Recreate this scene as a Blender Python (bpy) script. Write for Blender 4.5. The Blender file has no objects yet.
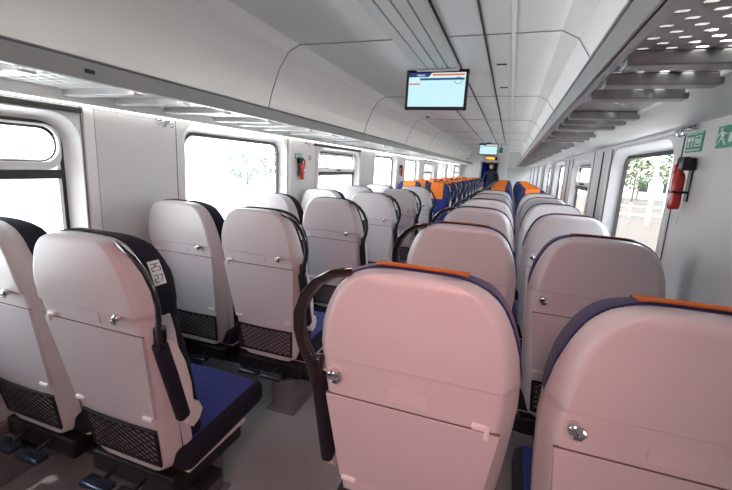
import bpy, bmesh, math, random
from mathutils import Vector, Matrix
random.seed(7)
C = bpy.context.scene.collection
PI = math.pi
CAMZ = 1.43
# ------------------------------------------------------------------ camera
cam_d = bpy.data.cameras.new('camera'); cam = bpy.data.objects.new('camera', cam_d); C.objects.link(cam)
right = Vector((0.93962957, 0.3382003, 0.05212326))
down = Vector((0.11475691, -0.16793394, -0.97909603))
fwd = Vector((-0.3223773, 0.92596909, -0.19660652))
M = Matrix(((right.x, -down.x, -fwd.x, 0), (right.y, -down.y, -fwd.y, 0), (right.z, -down.z, -fwd.z, CAMZ), (0, 0, 0, 1)))
cam.matrix_world = M
cam_d.sensor_width = 36.0; cam_d.sensor_fit = 'HORIZONTAL'; cam_d.lens = 397.0 / 732 * 36; cam_d.clip_start = 0.03; cam_d.clip_end = 400
bpy.context.scene.camera = cam
# ------------------------------------------------------------------ world, sun, exposure
vs = bpy.context.scene.view_settings
vs.view_transform = 'Standard'; vs.look = 'None'; vs.gamma = 1.0; vs.use_curve_mapping = False; vs.exposure = 0.66
w = bpy.data.worlds.new('sky'); bpy.context.scene.world = w; w.use_nodes = True
nt = w.node_tree; bg = nt.nodes['Background']
tc = nt.nodes.new('ShaderNodeTexCoord'); sep = nt.nodes.new('ShaderNodeSeparateXYZ'); rmp = nt.nodes.new('ShaderNodeValToRGB')
nt.links.new(tc.outputs['Generated'], sep.inputs[0]); nt.links.new(sep.outputs['Z'], rmp.inputs[0]); nt.links.new(rmp.outputs[0], bg.inputs[0])
rmp.color_ramp.elements[0].color = (0.94, 0.97, 1.0, 1); rmp.color_ramp.elements[1].color = (0.72, 0.83, 1.0, 1)
bg.inputs[1].default_value = 5.0
sun_d = bpy.data.lights.new('sun', 'SUN'); sun = bpy.data.objects.new('sun', sun_d); C.objects.link(sun)
sun_d.energy = 9.0; sun_d.angle = math.radians(6); sun_d.color = (1, 0.96, 0.9)
sun.rotation_euler = (math.radians(18), math.radians(-10), 0)
# ------------------------------------------------------------------ dimensions
UPL = 3.0
XC = -0.635; WL = -1.94; WR = 0.67; YB = -3.6; YE = 16.8
ZC = CAMZ + 0.78
RT = CAMZ + 0.315; RB = CAMZ + 0.243     # rack lip top and bottom
# ------------------------------------------------------------------ materials
def lin(c): return tuple(((v / 255) / 12.92 if v / 255 <= 0.04045 else (((v / 255) + 0.055) / 1.055) ** 2.4) for v in c)
def mat(name, col, rough=0.5, metal=0.0, noise=0.0, nscale=8.0, bump=0.0, bscale=60.0, emit=None, es=1.0, spec=0.5, coat=0.0, sheen=0.0, coord='Object'):
    m = bpy.data.materials.new(name); m.use_nodes = True
    n = m.node_tree; b = n.nodes['Principled BSDF']
    b.inputs['Base Color'].default_value = (*col, 1); b.inputs['Roughness'].default_value = rough; b.inputs['Metallic'].default_value = metal
    b.inputs['Specular IOR Level'].default_value = spec; b.inputs['Coat Weight'].default_value = coat; b.inputs['Sheen Weight'].default_value = sheen
    t = n.nodes.new('ShaderNodeTexCoord')
    if noise > 0:
        nz = n.nodes.new('ShaderNodeTexNoise'); nz.inputs['Scale'].default_value = nscale; nz.inputs['Detail'].default_value = 5
        n.links.new(t.outputs[coord], nz.inputs['Vector'])
        r = n.nodes.new('ShaderNodeValToRGB'); n.links.new(nz.outputs['Fac'], r.inputs[0])
        r.color_ramp.elements[0].position = 0.3; r.color_ramp.elements[1].position = 0.7
        r.color_ramp.elements[0].color = tuple(v * (1 - noise) for v in col) + (1,)
        r.color_ramp.elements[1].color = tuple(min(1, v * (1 + noise)) for v in col) + (1,)
        n.links.new(r.outputs[0], b.inputs['Base Color'])
    if bump > 0:
        nb = n.nodes.new('ShaderNodeTexNoise'); nb.inputs['Scale'].default_value = bscale
        n.links.new(t.outputs[coord], nb.inputs['Vector'])
        bp = n.nodes.new('ShaderNodeBump'); bp.inputs['Strength'].default_value = bump; bp.inputs['Distance'].default_value = 0.002
        n.links.new(nb.outputs['Fac'], bp.inputs['Height']); n.links.new(bp.outputs[0], b.inputs['Normal'])
    if emit:
        b.inputs['Emission Color'].default_value = (*emit, 1); b.inputs['Emission Strength'].default_value = es
    return m
shell_m = mat('shell_plastic', (0.64, 0.625, 0.63), 0.32, noise=0.02, nscale=3)
tray_m = mat('tray_plastic', (0.60, 0.585, 0.60), 0.3, noise=0.02, nscale=4)
clip_m = mat('clip_plastic', (0.8, 0.8, 0.8), 0.3)
chrome_m = mat('chrome', (0.7, 0.7, 0.72), 0.12, 1.0)
dark_m = mat('dark_plastic', (0.012, 0.012, 0.014), 0.35)
handle_m = mat('handle_gloss', (0.02, 0.017, 0.016), 0.12, coat=0.6)
side_m = mat('black_fabric', (0.005, 0.006, 0.016), 0.9, bump=0.4, bscale=400)
net_m = mat('net_cord', (0.01, 0.01, 0.012), 0.8)
cream_m = mat('arm_plastic', (0.78, 0.72, 0.70), 0.35)
orange_m = mat('orange_fabric', (0.75, 0.18, 0.015), 0.8, noise=0.08, nscale=40, bump=0.2, bscale=300)
frame_m = mat('seat_frame_metal', (0.022, 0.022, 0.025), 0.4, 0.4)
ped_m = mat('pedestal_metal', (0.17, 0.165, 0.17), 0.5, 0.1, noise=0.06)
foot_m = mat('footrest_metal', (0.05, 0.07, 0.10), 0.2, 0.7)
wall_m = mat('wall_panel', (0.64, 0.63, 0.63), 0.38, noise=0.02, nscale=2)
ceil_m = mat('ceiling_panel', (0.68, 0.675, 0.67), 0.42, noise=0.02, nscale=2)
ribs_m = mat('duct_panel', (0.50, 0.50, 0.49), 0.45, noise=0.02)
rack_m = mat('rack_metal', (0.40, 0.40, 0.40), 0.38, 0.35, noise=0.05, nscale=5)
beam_m = mat('beam_metal', (0.30, 0.30, 0.31), 0.4, 0.1, noise=0.06)
railw_m = mat('rail_white', (0.7, 0.7, 0.69), 0.4)
groove_m = mat('groove', (0.035, 0.035, 0.035), 0.7); seam_dark_m = mat('wall_seam', (0.12, 0.12, 0.12), 0.7); gap_m = mat('table_gap_shadow', (0.13, 0.11, 0.11), 0.7); seam_m = mat('panel_seam', (0.28, 0.28, 0.28), 0.7)
rev_m = mat('window_reveal', (0.78, 0.77, 0.77), 0.35)
seal_m = mat('window_seal', (0.012, 0.010, 0.010), 0.5)
floor_m = mat('floor_vinyl', (0.30, 0.305, 0.30), 0.38, noise=0.05, nscale=60, bump=0.1, bscale=200)
lower_m = mat('heater_cover', (0.20, 0.195, 0.195), 0.5, noise=0.05)
red_m = mat('red_enamel', (0.55, 0.015, 0.012), 0.25, coat=0.5)
green_m = mat('sign_green', (0.02, 0.28, 0.14), 0.4)
white_m = mat('sign_white', (0.75, 0.8, 0.78), 0.4)
navy_m = mat('navy_cloth', (0.012, 0.018, 0.045), 0.9, noise=0.2)
skin_m = mat('skin', (0.50, 0.28, 0.19), 0.5)
hair_m = mat('hair', (0.05, 0.03, 0.02), 0.6)
def blue_fabric():
    m = mat('blue_seat_fabric', (0.012, 0.03, 0.16), 0.9, sheen=0.15)
    n = m.node_tree; b = n.nodes['Principled BSDF']; t = n.nodes.new('ShaderNodeTexCoord')
    v = n.nodes.new('ShaderNodeTexVoronoi'); v.inputs['Scale'].default_value = 70
    r = n.nodes.new('ShaderNodeValToRGB'); n.links.new(t.outputs['Object'], v.inputs['Vector']); n.links.new(v.outputs['Distance'], r.inputs[0])
    r.color_ramp.elements[0].color = (0.004, 0.006, 0.035, 1); r.color_ramp.elements[1].color = (0.006, 0.014, 0.16, 1)
    r.color_ramp.elements[0].position = 0.15; r.color_ramp.elements[1].position = 0.5
    n.links.new(r.outputs[0], b.inputs['Base Color']); return m
blue_m = blue_fabric()
rim_m = mat('navy_seat_fabric', (0.007, 0.018, 0.10), 0.85, noise=0.3, nscale=120, bump=0.5, bscale=350, sheen=0.15)
def glass_mat():
    m = bpy.data.materials.new('window_glass'); m.use_nodes = True; n = m.node_tree; n.nodes.clear()
    o = n.nodes.new('ShaderNodeOutputMaterial'); mx = n.nodes.new('ShaderNodeMixShader'); tr = n.nodes.new('ShaderNodeBsdfTransparent'); g = n.nodes.new('ShaderNodeBsdfGlossy')
    mx.inputs[0].default_value = 0.05
    tr.inputs[0].default_value = (0.93, 0.96, 0.95, 1); g.inputs['Roughness'].default_value = 0.02
    n.links.new(tr.outputs[0], mx.inputs[1]); n.links.new(g.outputs[0], mx.inputs[2]); n.links.new(mx.outputs[0], o.inputs[0]); return m
glass_m = glass_mat()
def perforated(name, col, px, py, hx, hy, rough=0.4):
    m = mat(name, col, rough, 0.25); n = m.node_tree; b = n.nodes['Principled BSDF']
    t = n.nodes.new('ShaderNodeTexCoord'); s = n.nodes.new('ShaderNodeSeparateXYZ'); n.links.new(t.outputs['Object'], s.inputs[0])
    def math_(op, a, c=None):
        k = n.nodes.new('ShaderNodeMath'); k.operation = op
        for i, x in enumerate((a, c)):
            if x is None: continue
            if isinstance(x, (int, float)): k.inputs[i].default_value = x
            else: n.links.new(x, k.inputs[i])
        return k.outputs[0]
    yy = math_('DIVIDE', s.outputs['Y'], py); row = math_('FLOOR', yy); fy = math_('SUBTRACT', yy, row)
    odd = math_('MODULO', math_('ABSOLUTE', row), 2.0)
    xx = math_('ADD', math_('DIVIDE', s.outputs['X'], px), math_('MULTIPLY', odd, 0.5)); fx = math_('SUBTRACT', xx, math_('FLOOR', xx))
    ax = math_('DIVIDE', math_('ABSOLUTE', math_('SUBTRACT', fx, 0.5)), hx); ay = math_('DIVIDE', math_('ABSOLUTE', math_('SUBTRACT', fy, 0.5)), hy)
    d = math_('ADD', math_('POWER', ax, 4.0), math_('POWER', ay, 4.0))
    n.links.new(math_('GREATER_THAN', d, 1.0), b.inputs['Alpha']); return m
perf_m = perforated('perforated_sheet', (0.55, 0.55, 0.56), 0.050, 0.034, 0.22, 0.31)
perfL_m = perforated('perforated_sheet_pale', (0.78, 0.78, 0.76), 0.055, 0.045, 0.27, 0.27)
# ------------------------------------------------------------------ mesh helpers
class MB:
    def __init__(s): s.bm = bmesh.new()
    def box(s, x0, x1, y0, y1, z0, z1, bev=0.0, seg=2, rot=None, piv=None):
        vs_ = [s.bm.verts.new((x, y, z)) for x in (x0, x1) for y in (y0, y1) for z in (z0, z1)]
        f = [(0, 1, 3, 2), (4, 6, 7, 5), (0, 4, 5, 1), (2, 3, 7, 6), (0, 2, 6, 4), (1, 5, 7, 3)]
        fs = [s.bm.faces.new([vs_[i] for i in q]) for q in f]
        vv = vs_
        if bev > 0:
            es = list({e for q in fs for e in q.edges})
            r = bmesh.ops.bevel(s.bm, geom=es, offset=bev, segments=seg, profile=0.5, affect='EDGES')
            vv = list({v for q in r['faces'] for v in q.verts} | {v for v in vs_ if v.is_valid})
        if rot is not None: bmesh.ops.rotate(s.bm, verts=vv, cent=piv, matrix=rot)
        return vv
    def quad(s, *p): s.bm.faces.new([s.bm.verts.new(q) for q in p])
    def poly(s, pts): s.bm.faces.new([s.bm.verts.new(q) for q in pts])
    def grid(s, rows, closed=False):
        g = [[s.bm.verts.new(p) for p in r] for r in rows]; n = len(rows[0])
        for i in range(len(g) - 1):
            for j in range(n if closed else n - 1):
                k = (j + 1) % n
                s.bm.faces.new((g[i][j], g[i][k], g[i + 1][k], g[i + 1][j]))
        return g
    def cap(s, row, flip=False): s.bm.faces.new(row[::-1] if flip else row)
    def tube(s, pts, r, n=8, rx=None, flat=None):
        pts = [Vector(p) for p in pts]; rows = []; up = None
        for i, p in enumerate(pts):
            t = (pts[min(i + 1, len(pts) - 1)] - pts[max(i - 1, 0)]).normalized()
            if up is None: up = t.orthogonal().normalized() if flat is None else Vector(flat)
            a = (up - t * up.dot(t)).normalized(); b = t.cross(a)
            if flat is None: up = a
            ra = r[i] if isinstance(r, (list, tuple)) else r; rb = ra if rx is None else rx
            rows.append([p + a * ra * math.cos(q * 2 * PI / n) + b * rb * math.sin(q * 2 * PI / n) for q in range(n)])
        g = s.grid(rows, True); s.cap(g[0], True); s.cap(g[-1]); return g
    def cyl(s, c, r, h, axis='z', n=20, r2=None):
        c = Vector(c); d = {'x': Vector((1, 0, 0)), 'y': Vector((0, 1, 0)), 'z': Vector((0, 0, 1))}[axis]
        s.tube([c, c + d * h], [r, r if r2 is None else r2], n)
    def lathe(s, c, prof, n=20):
        rows = [[(c[0] + r * math.cos(q * 2 * PI / n), c[1] + r * math.sin(q * 2 * PI / n), c[2] + z) for q in range(n)] for r, z in prof]
        g = s.grid(rows, True); s.cap(g[0], True); s.cap(g[-1])
    def ball(s, c, r, sc=(1, 1, 1)):
        m = Matrix.Translation(c) @ Matrix.Diagonal((*sc, 1)); bmesh.ops.create_uvsphere(s.bm, u_segments=16, v_segments=10, radius=r, matrix=m)
    def prism(s, poly, axis, a, b):
        def P(p, t): return {'x': (t, p[0], p[1]), 'y': (p[0], t, p[1]), 'z': (p[0], p[1], t)}[axis]
        v0 = [s.bm.verts.new(P(p, a)) for p in poly]; v1 = [s.bm.verts.new(P(p, b)) for p in poly]
        n = len(poly)
        for i in range(n): s.bm.faces.new((v0[i], v0[(i + 1) % n], v1[(i + 1) % n], v1[i]))
        s.bm.faces.new(v0[::-1]); s.bm.faces.new(v1)
    def build(s, name, m, parent=None, smooth=False, mirror=False):
        if mirror:
            for v in s.bm.verts: v.co.x = -v.co.x
        bmesh.ops.remove_doubles(s.bm, verts=s.bm.verts, dist=1e-5)
        bmesh.ops.recalc_face_normals(s.bm, faces=s.bm.faces)
        me = bpy.data.meshes.new(name); s.bm.to_mesh(me); s.bm.free(); me.materials.append(m)
        if smooth:
            for p in me.polygons: p.use_smooth = True
            try: me.set_sharp_from_angle(angle=math.radians(40))
            except Exception: pass
        o = bpy.data.objects.new(name, me); C.objects.link(o)
        if parent: o.parent = parent
        return o
def tag(o, label, cat, group=None, kind=None):
    o['label'] = label; o['category'] = cat
    if group: o['group'] = group
    if kind: o['kind'] = kind
    return o
def empty(name, loc=(0, 0, 0), rz=0):
    o = bpy.data.objects.new(name, None); C.objects.link(o); o.location = loc; o.rotation_euler = (0, 0, rz); o.empty_display_size = 0.1; return o
def struct(o): o['kind'] = 'structure'; return o
def copy_tree(o, parent=None):
    c = o.copy(); C.objects.link(c)
    if parent: c.parent = parent
    for ch in list(o.children): copy_tree(ch, c)
    return c
def rrect(y0, y1, z0, z1, r, n=6):
    out = []
    for cy, cz, a0 in ((y1 - r, z1 - r, 0), (y0 + r, z1 - r, 90), (y0 + r, z0 + r, 180), (y1 - r, z0 + r, 270)):
        for k in range(n + 1):
            a = math.radians(a0 + 90 * k / n); out.append((cy + r * math.cos(a), cz + r * math.sin(a)))
    return out
# ------------------------------------------------------------------ setting: floor, walls, ceiling
b = MB(); b.box(WL - 0.05, WR + 0.05, YB, YE + 3, -0.06, 0); struct(b.build('floor', floor_m))
WZ0, WRAD = 0.80, 0.13
def top_of(kind): return 1.592 if kind == 'split' else 1.622
LW = [(0.14 + 1.87 * k, 1.365 + 1.87 * k, 'split' if k in (-2, 0, 2, 5, 8) else 'fixed') for k in range(0, 9)]
RW = [(2.12 + 1.93 * k, 3.27 + 1.93 * k, 'split' if k in (-1, 1) else 'fixed') for k in range(0, 8)]
WTOP = CAMZ + 0.30
def wall(name, x, wins, out):
    m = MB()
    ys = [YB] + [v for a, c, k in wins for v in ((a + c) / 2,)][0:0]
    # strips between windows are split at the middle of each pillar
    cuts = [YB] + [(wins[i][1] + wins[i + 1][0]) / 2 for i in range(len(wins) - 1)] + [YE]
    for i, (a, c, k) in enumerate(wins):
        y0, y1 = cuts[i], cuts[i + 1]; n = 6
        inner = rrect(a, c, WZ0, top_of(k), WRAD, n)
        corner = [(y1, WTOP), (y0, WTOP), (y0, 0), (y1, 0)]
        iv = [m.bm.verts.new((x, p[0], p[1])) for p in inner]; cv = [m.bm.verts.new((x, p[0], p[1])) for p in corner]
        N = len(inner)
        for q in range(4):
            for k2 in range(n): m.bm.faces.new((iv[q * (n + 1) + k2], iv[q * (n + 1) + k2 + 1], cv[q]))
            e = q * (n + 1) + n; m.bm.faces.new((iv[e], iv[(e + 1) % N], cv[(q + 1) % 4], cv[q]))
    o = m.build(name, wall_m)
    return struct(o)
wall('wall_left', WL, LW, -1); wall('wall_right', WR, RW, 1)
wn = [0]
def window(x, out, a, c, kind):
    wn[0] += 1; WZ1 = top_of(kind)
    root = struct(empty('window_%d' % wn[0], (0, 0, 0)))
    L = [rrect(a - 0.012, c + 0.012, WZ0 - 0.012, WZ1 + 0.012, WRAD + 0.01), rrect(a, c, WZ0, WZ1, WRAD), rrect(a + 0.02, c - 0.02, WZ0 + 0.02, WZ1 - 0.02, WRAD - 0.01), rrect(a + 0.045, c - 0.045, WZ0 + 0.045, WZ1 - 0.045, WRAD - 0.03)]
    m = MB(); xs = [x - out * 0.001, x - out * 0.010, x + out * 0.03, x + out * 0.06]
    m.grid([[(xs[i], p[0], p[1]) for p in l] for i, l in enumerate(L)], True); m.build('reveal', rev_m, root, True)
    m = MB(); L2 = [rrect(a + 0.040, c - 0.040, WZ0 + 0.040, WZ1 - 0.040, WRAD - 0.03), rrect(a + 0.062, c - 0.062, WZ0 + 0.062, WZ1 - 0.062, WRAD - 0.045)]
    m.grid([[(x + out * 0.055, p[0], p[1]) for p in L2[0]], [(x + out * 0.05, p[0], p[1]) for p in L2[1]], [(x + out * 0.075, p[0], p[1]) for p in L2[1]]], True)
    m.build('seal', seal_m, root)
    gx = x + out * 0.07
    m = MB(); m.poly([(gx, p[0], p[1]) for p in L2[0]]); m.build('pane', glass_m, root)
    if kind == 'split':
        zt = CAMZ - 0.095
        m = MB(); m.box(min(x + out * 0.045, x + out * 0.075), max(x + out * 0.045, x + out * 0.075), a + 0.05, c - 0.05, zt - 0.042, zt, 0.004); m.build('transom', seal_m, root)
        m = MB(); i1 = rrect(a + 0.055, c - 0.055, zt, WZ1 - 0.055, 0.07); i2 = rrect(a + 0.068, c - 0.068, zt + 0.034, WZ1 - 0.064, 0.07)
        m.grid([[(x + out * 0.045, p[0], p[1]) for p in i1], [(x + out * 0.04, p[0], p[1]) for p in i2], [(x + out * 0.065, p[0], p[1]) for p in i2]], True)
        m.build('hopper_frame', rev_m, root)
        m = MB(); i3 = rrect(a + 0.075, c - 0.075, zt + 0.042, WZ1 - 0.076, 0.065)
        m.grid([[(x + out * 0.062, p[0], p[1]) for p in i2], [(x + out * 0.060, p[0], p[1]) for p in i3]], True); m.build('hopper_seal', seal_m, root)
        m = MB(); m.box(min(x + out * 0.0, x + out * 0.04), max(x + out * 0.0, x + out * 0.04), (a + c) / 2 - 0.03, (a + c) / 2 + 0.03, zt + 0.012, zt + 0.028, 0.003); m.build('catch', seal_m, root)
    return root
for a, c, k in LW: window(WL, -1, a, c, k)
for a, c, k in RW: window(WR, 1, a, c, k)
# light portals at the windows (sampling aid for the real daylight)
for x, wins, s in ((WL - 0.09, LW, 1), (WR + 0.09, RW, -1)):
    for a, c, k in wins:
        WZ1 = top_of(k); ld = bpy.data.lights.new('window_portal', 'AREA'); ld.shape = 'RECTANGLE'; ld.size = WZ1 - WZ0; ld.size_y = c - a; ld.energy = 1
        ld.cycles.is_portal = True
        lo = bpy.data.objects.new('window_portal', ld); C.objects.link(lo); lo.location = (x, (a + c) / 2, (WZ0 + WZ1) / 2)
        lo.rotation_euler = (0, math.radians(-90) * s, 0)
# wall seams, pillar covers, pelmet
tn = [0]
def trim(m, mt, sm=False):
    tn[0] += 1; return struct(m.build('trim_%d' % tn[0], mt, None, sm))
for x, wins, s in ((WL, LW, 1), (WR, RW, -1)):
    m = MB(); p = MB(); h = MB()
    for a, c, k in wins:
        for y in (a - 0.055, c + (0.015 if s > 0 else 0.06), c + (0.080 if s > 0 else 0.125)):
            m.box(min(x, x + s * 0.004), max(x, x + s * 0.002), y - 0.0022, y + 0.0022, 0.3, CAMZ + 0.2)
        p.box(min(x, x + s * 0.012), max(x, x + s * 0.012), c + (0.021 if s > 0 else 0.066), c + (0.074 if s > 0 else 0.118), 0.3, CAMZ + 0.2, 0.004)
    if s < 0:
        trim(m, seam_dark_m); m = MB()
        for a, c, k in wins: m.box(x - 0.006, x, c + 0.36, c + 0.38, 0.3, CAMZ + 0.2) if c > 3 else None
    trim(m, groove_m if s < 0 else seam_dark_m); trim(p, rev_m)
    m = MB()
    for a, c, k in wins: m.box(min(x, x + s * 0.014), max(x, x + s * 0.014), a - 0.07, c + 0.055, CAMZ + 0.206, CAMZ + 0.216, 0.004)
    trim(m, rev_m)
    m = MB(); m.box(min(x, x + s * 0.05), max(x, x + s * 0.05), YB, YE, 0.0, 0.22, 0.01); m.box(min(x, x + s * 0.03), max(x, x + s * 0.03), YB, YE, 0.22, 0.27, 0.008); trim(m, lower_m)
# dark blind slots above the hopper windows on the left
m = MB()
for a, c, k in LW:
    if k == 'split': m.box(WL, WL + 0.026, a - 0.1, c + 0.008, CAMZ + 0.170, CAMZ + 0.192)
trim(m, groove_m)
# ceiling profile (offset from centre line, height), extruded along the car
prof = [(1.31, 0.24), (1.31, 0.30), (1.09, 0.30), (1.06, 0.36), (1.03, 0.47), (0.97, 0.63), (0.90, 0.735), (0.81, 0.78)]
full = [(XC - d, CAMZ + z) for d, z in prof] + [(XC + d, CAMZ + z) for d, z in prof[::-1]]
m = MB(); m.grid([[(x, y, z) for x, z in full] for y in (YB, YE)]); struct(m.build('ceiling', ceil_m, None, False))
# cross seams between ceiling panels
m = MB()
for k in range(-2, 8):
    y = 2.57 + 2.0 * k
    if y < YB: continue
    pts = [(x, z - 0.002) for x, z in full[3:-3]]
    for q in range(len(pts) - 1):
        (x0, z0), (x1, z1) = pts[q], pts[q + 1]; n = Vector((-(z1 - z0), x1 - x0)).normalized() * -0.004
        m.prism([(x0, z0), (x1, z1), (x1 + n.x, z1 + n.y), (x0 + n.x, z0 + n.y)], 'y', y - 0.003, y + 0.003)
trim(m, seam_m)
# long grooves and the white cable strip
m = MB()
for x, wdt in ((-0.78, 0.004), (-0.455, 0.006), (-0.235, 0.006)): m.box(x - wdt, x + wdt, YB, 12.5, ZC - 0.006, ZC)
trim(m, groove_m)
m = MB(); m.box(-0.088, -0.066, YB, YE, ZC - 0.010, ZC, 0.003); trim(m, rev_m)
m = MB()
for y in (3.25, 4.1): m.box(-0.19, -0.12, y, y + 0.025, ZC - 0.006, ZC)
trim(m, groove_m)
# ribbed air duct cover, down to the first screen
r0 = tag(empty('air_duct_cover', (0, 0, 0)), 'long ribbed grey air duct cover on the ceiling, ending above the nearest screen', 'duct cover')
m = MB(); X0, X1 = -0.775, -0.46; nr = 4; wv = (X1 - X0) / nr; pr = []
for i in range(nr):
    xa = X0 + i * wv; pr += [(xa, ZC - 0.012), (xa + 0.006, ZC - 0.028), (xa + wv - 0.006, ZC - 0.028), (xa + wv - 0.001, ZC - 0.012)]
pr = pr + [(X1, ZC), (X0, ZC)]
m.prism(pr, 'y', YB + 0.05, 3.2); m.build('ribbed_panel', ribs_m, r0)
m = MB(); m.box(X0 - 0.004, X1 + 0.004, 3.2, 3.24, ZC - 0.045, ZC, 0.006); m.build('end_cap', ribs_m, r0)
# ------------------------------------------------------------------ luggage racks
def rack(side, beams, perf, lab, din):
    s = side   # -1 left, +1 right
    root = tag(empty('luggage_rack', (XC + s * 0.807, 0, RB)), lab, 'luggage rack')
    ox, oz = XC + s * 0.807, RB
    def X(d): return XC + s * d - ox
    def bx(m, d0, d1, y0, y1, z0, z1, bev=0):
        m.box(min(X(d0), X(d1)), max(X(d0), X(d1)), y0, y1, z0 - oz, z1 - oz, bev)
    m = MB(); bx(m, 0.800, 0.812, YB + 0.02, YE - 0.6, RB, RT - 0.010, 0.002); bx(m, 0.806, 0.83, YB + 0.02, YE - 0.6, RB, RB + 0.008); m.build('fascia', rack_m, root)
    m = MB(); bx(m, 0.796, 0.822, YB + 0.02, YE - 0.6, RT - 0.008, RT, 0.003); m.build('lip', beam_m, root)
    m = MB(); m.box(*sorted((X(0.822), X(din + 0.005))), YB + 0.02, YE - 0.6, RB + 0.016 - oz, RB + 0.019 - oz); m.build('perforated_shelf', perf, root)
    m = MB()
    m.prism([(X(din), 0.022), (X(1.305), 0.004 if s > 0 else -0.018), (X(1.305), -0.014 if s > 0 else -0.034), (X(1.27), -0.014 if s > 0 else -0.034), (X(din), 0.004)], 'y', YB + 0.02, YE - 0.6)
    m.build('wall_rail', railw_m, root)
    for y in beams:
        m = MB(); bx(m, 0.835, din + (0.012 if s > 0 else 0), y - 0.028, y + 0.028, RB - 0.012, RB + 0.016, 0.003)
        m.build('cross_beam', beam_m if s > 0 else rack_m, root)
    return root
bL = [v + 0.96 * k for k in range(-4, 16) for v in (1.30, 1.55, 1.85) if YB < v + 0.96 * k < YE - 0.7]
bR = [v + 0.86 * k for k in range(-5, 18) for v in (1.04, 1.24, 1.44) if YB < v + 0.86 * k < YE - 0.7]
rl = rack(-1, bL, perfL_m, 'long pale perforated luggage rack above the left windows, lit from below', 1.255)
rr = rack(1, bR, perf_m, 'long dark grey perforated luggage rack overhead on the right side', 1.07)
# rack number plate on the left fascia
m = MB(); m.box(0.007, 0.010, 1.050, 1.085, 0.022, 0.036); m.build('number_plate', dark_m, rl)
# rack light strip under the left rack at the wall rail and behind the fascia
led2_m = mat('led_diffuser_soft', (0.9, 0.9, 0.88), 0.4, emit=(1.0, 0.98, 0.93), es=3.5); led_m = mat('led_diffuser', (0.9, 0.9, 0.88), 0.4, emit=(1.0, 0.98, 0.93), es=26.0)
for (dx, zz, lab) in ((0.826, RB + 0.0095, 'white light strip behind the front edge of the left luggage rack'), (1.272, RB - 0.041, 'white light strip under the wall rail of the left luggage rack')):
    m = MB(); m.box(XC - dx - 0.004, XC - dx + 0.004, YB + 0.1, YE - 0.7, zz, zz + 0.006); o = m.build('light_strip', led_m if dx < 1 else led2_m); tag(o, lab, 'light strip')
for s_, lab in ((-1, 'light strip on top of the left luggage rack shining on the ceiling'), (1, 'light strip on top of the right luggage rack shining on the ceiling')):
    up_m = mat('uplight_diffuser', (0.9, 0.9, 0.88), 0.4, emit=(1.0, 0.99, 0.96), es=UPL * (0.06 if s_ < 0 else 1.1))
    m = MB(); xx_ = XC + s_ * 0.99; m.box(xx_ - 0.03, xx_ + 0.03, YB + 0.1, YE - 0.7, RB + 0.034, RB + 0.044); o = m.build('uplight_strip', up_m); tag(o, lab, 'light strip')
# ------------------------------------------------------------------ end wall, doorway, vestibule
DX0, DX1, DZ = -1.16, -0.50, CAMZ + 0.36
m = MB()
m.box(WL, DX0, YE, YE + 0.05, 0, ZC); m.box(DX1, WR, YE, YE + 0.05, 0, ZC); m.box(DX0, DX1, YE, YE + 0.05, DZ, ZC)
struct(m.build('wall_far', wall_m))
m = MB(); m.box(WL, WR, YB - 0.05, YB, 0, ZC); struct(m.build('wall_near', wall_m))
m = MB()
for x in (DX0, DX1): m.box(x - 0.03, x + 0.03, YE - 0.02, YE + 0.07, 0, DZ + 0.03)
m.box(DX0, DX1, YE - 0.02, YE + 0.07, DZ, DZ + 0.04); struct(m.build('door_1', rack_m))
m = MB(); m.box(WL, WR, YE + 3, YE + 3.05, 0, ZC + 0.1); m.box(WL - 0.05, WL, YE + 0.05, YE + 3, 0, ZC); m.box(WR, WR + 0.05, YE + 0.05, YE + 3, 0, ZC); m.box(WL, WR, YE + 0.05, YE + 3, ZC, ZC + 0.05)
struct(m.build('wall_vestibule', mat('vestibule_panel', (0.10, 0.11, 0.14), 0.6)))
# pole and glass screen near the far end
m = MB(); m.cyl((-0.17, 15.3, 0), 0.018, ZC, n=14); o = m.build('grab_pole', railw_m, None, True); tag(o, 'white vertical grab pole at the far end, right of the doorway', 'pole')
o = empty('glass_screen', (0.25, 15.6, 0)); tag(o, 'glass draught screen beside the right hand seats at the far end', 'glass screen')
m = MB(); m.box(-0.40, 0.40, -0.004, 0.004, 0.9, 1.62); m.build('pane', glass_m, o)
m = MB(); m.box(-0.42, 0.42, -0.015, 0.015, 0.0, 0.9); m.box(-0.42, 0.42, -0.012, 0.012, 1.62, 1.65); m.build('panel', wall_m, o)
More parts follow.
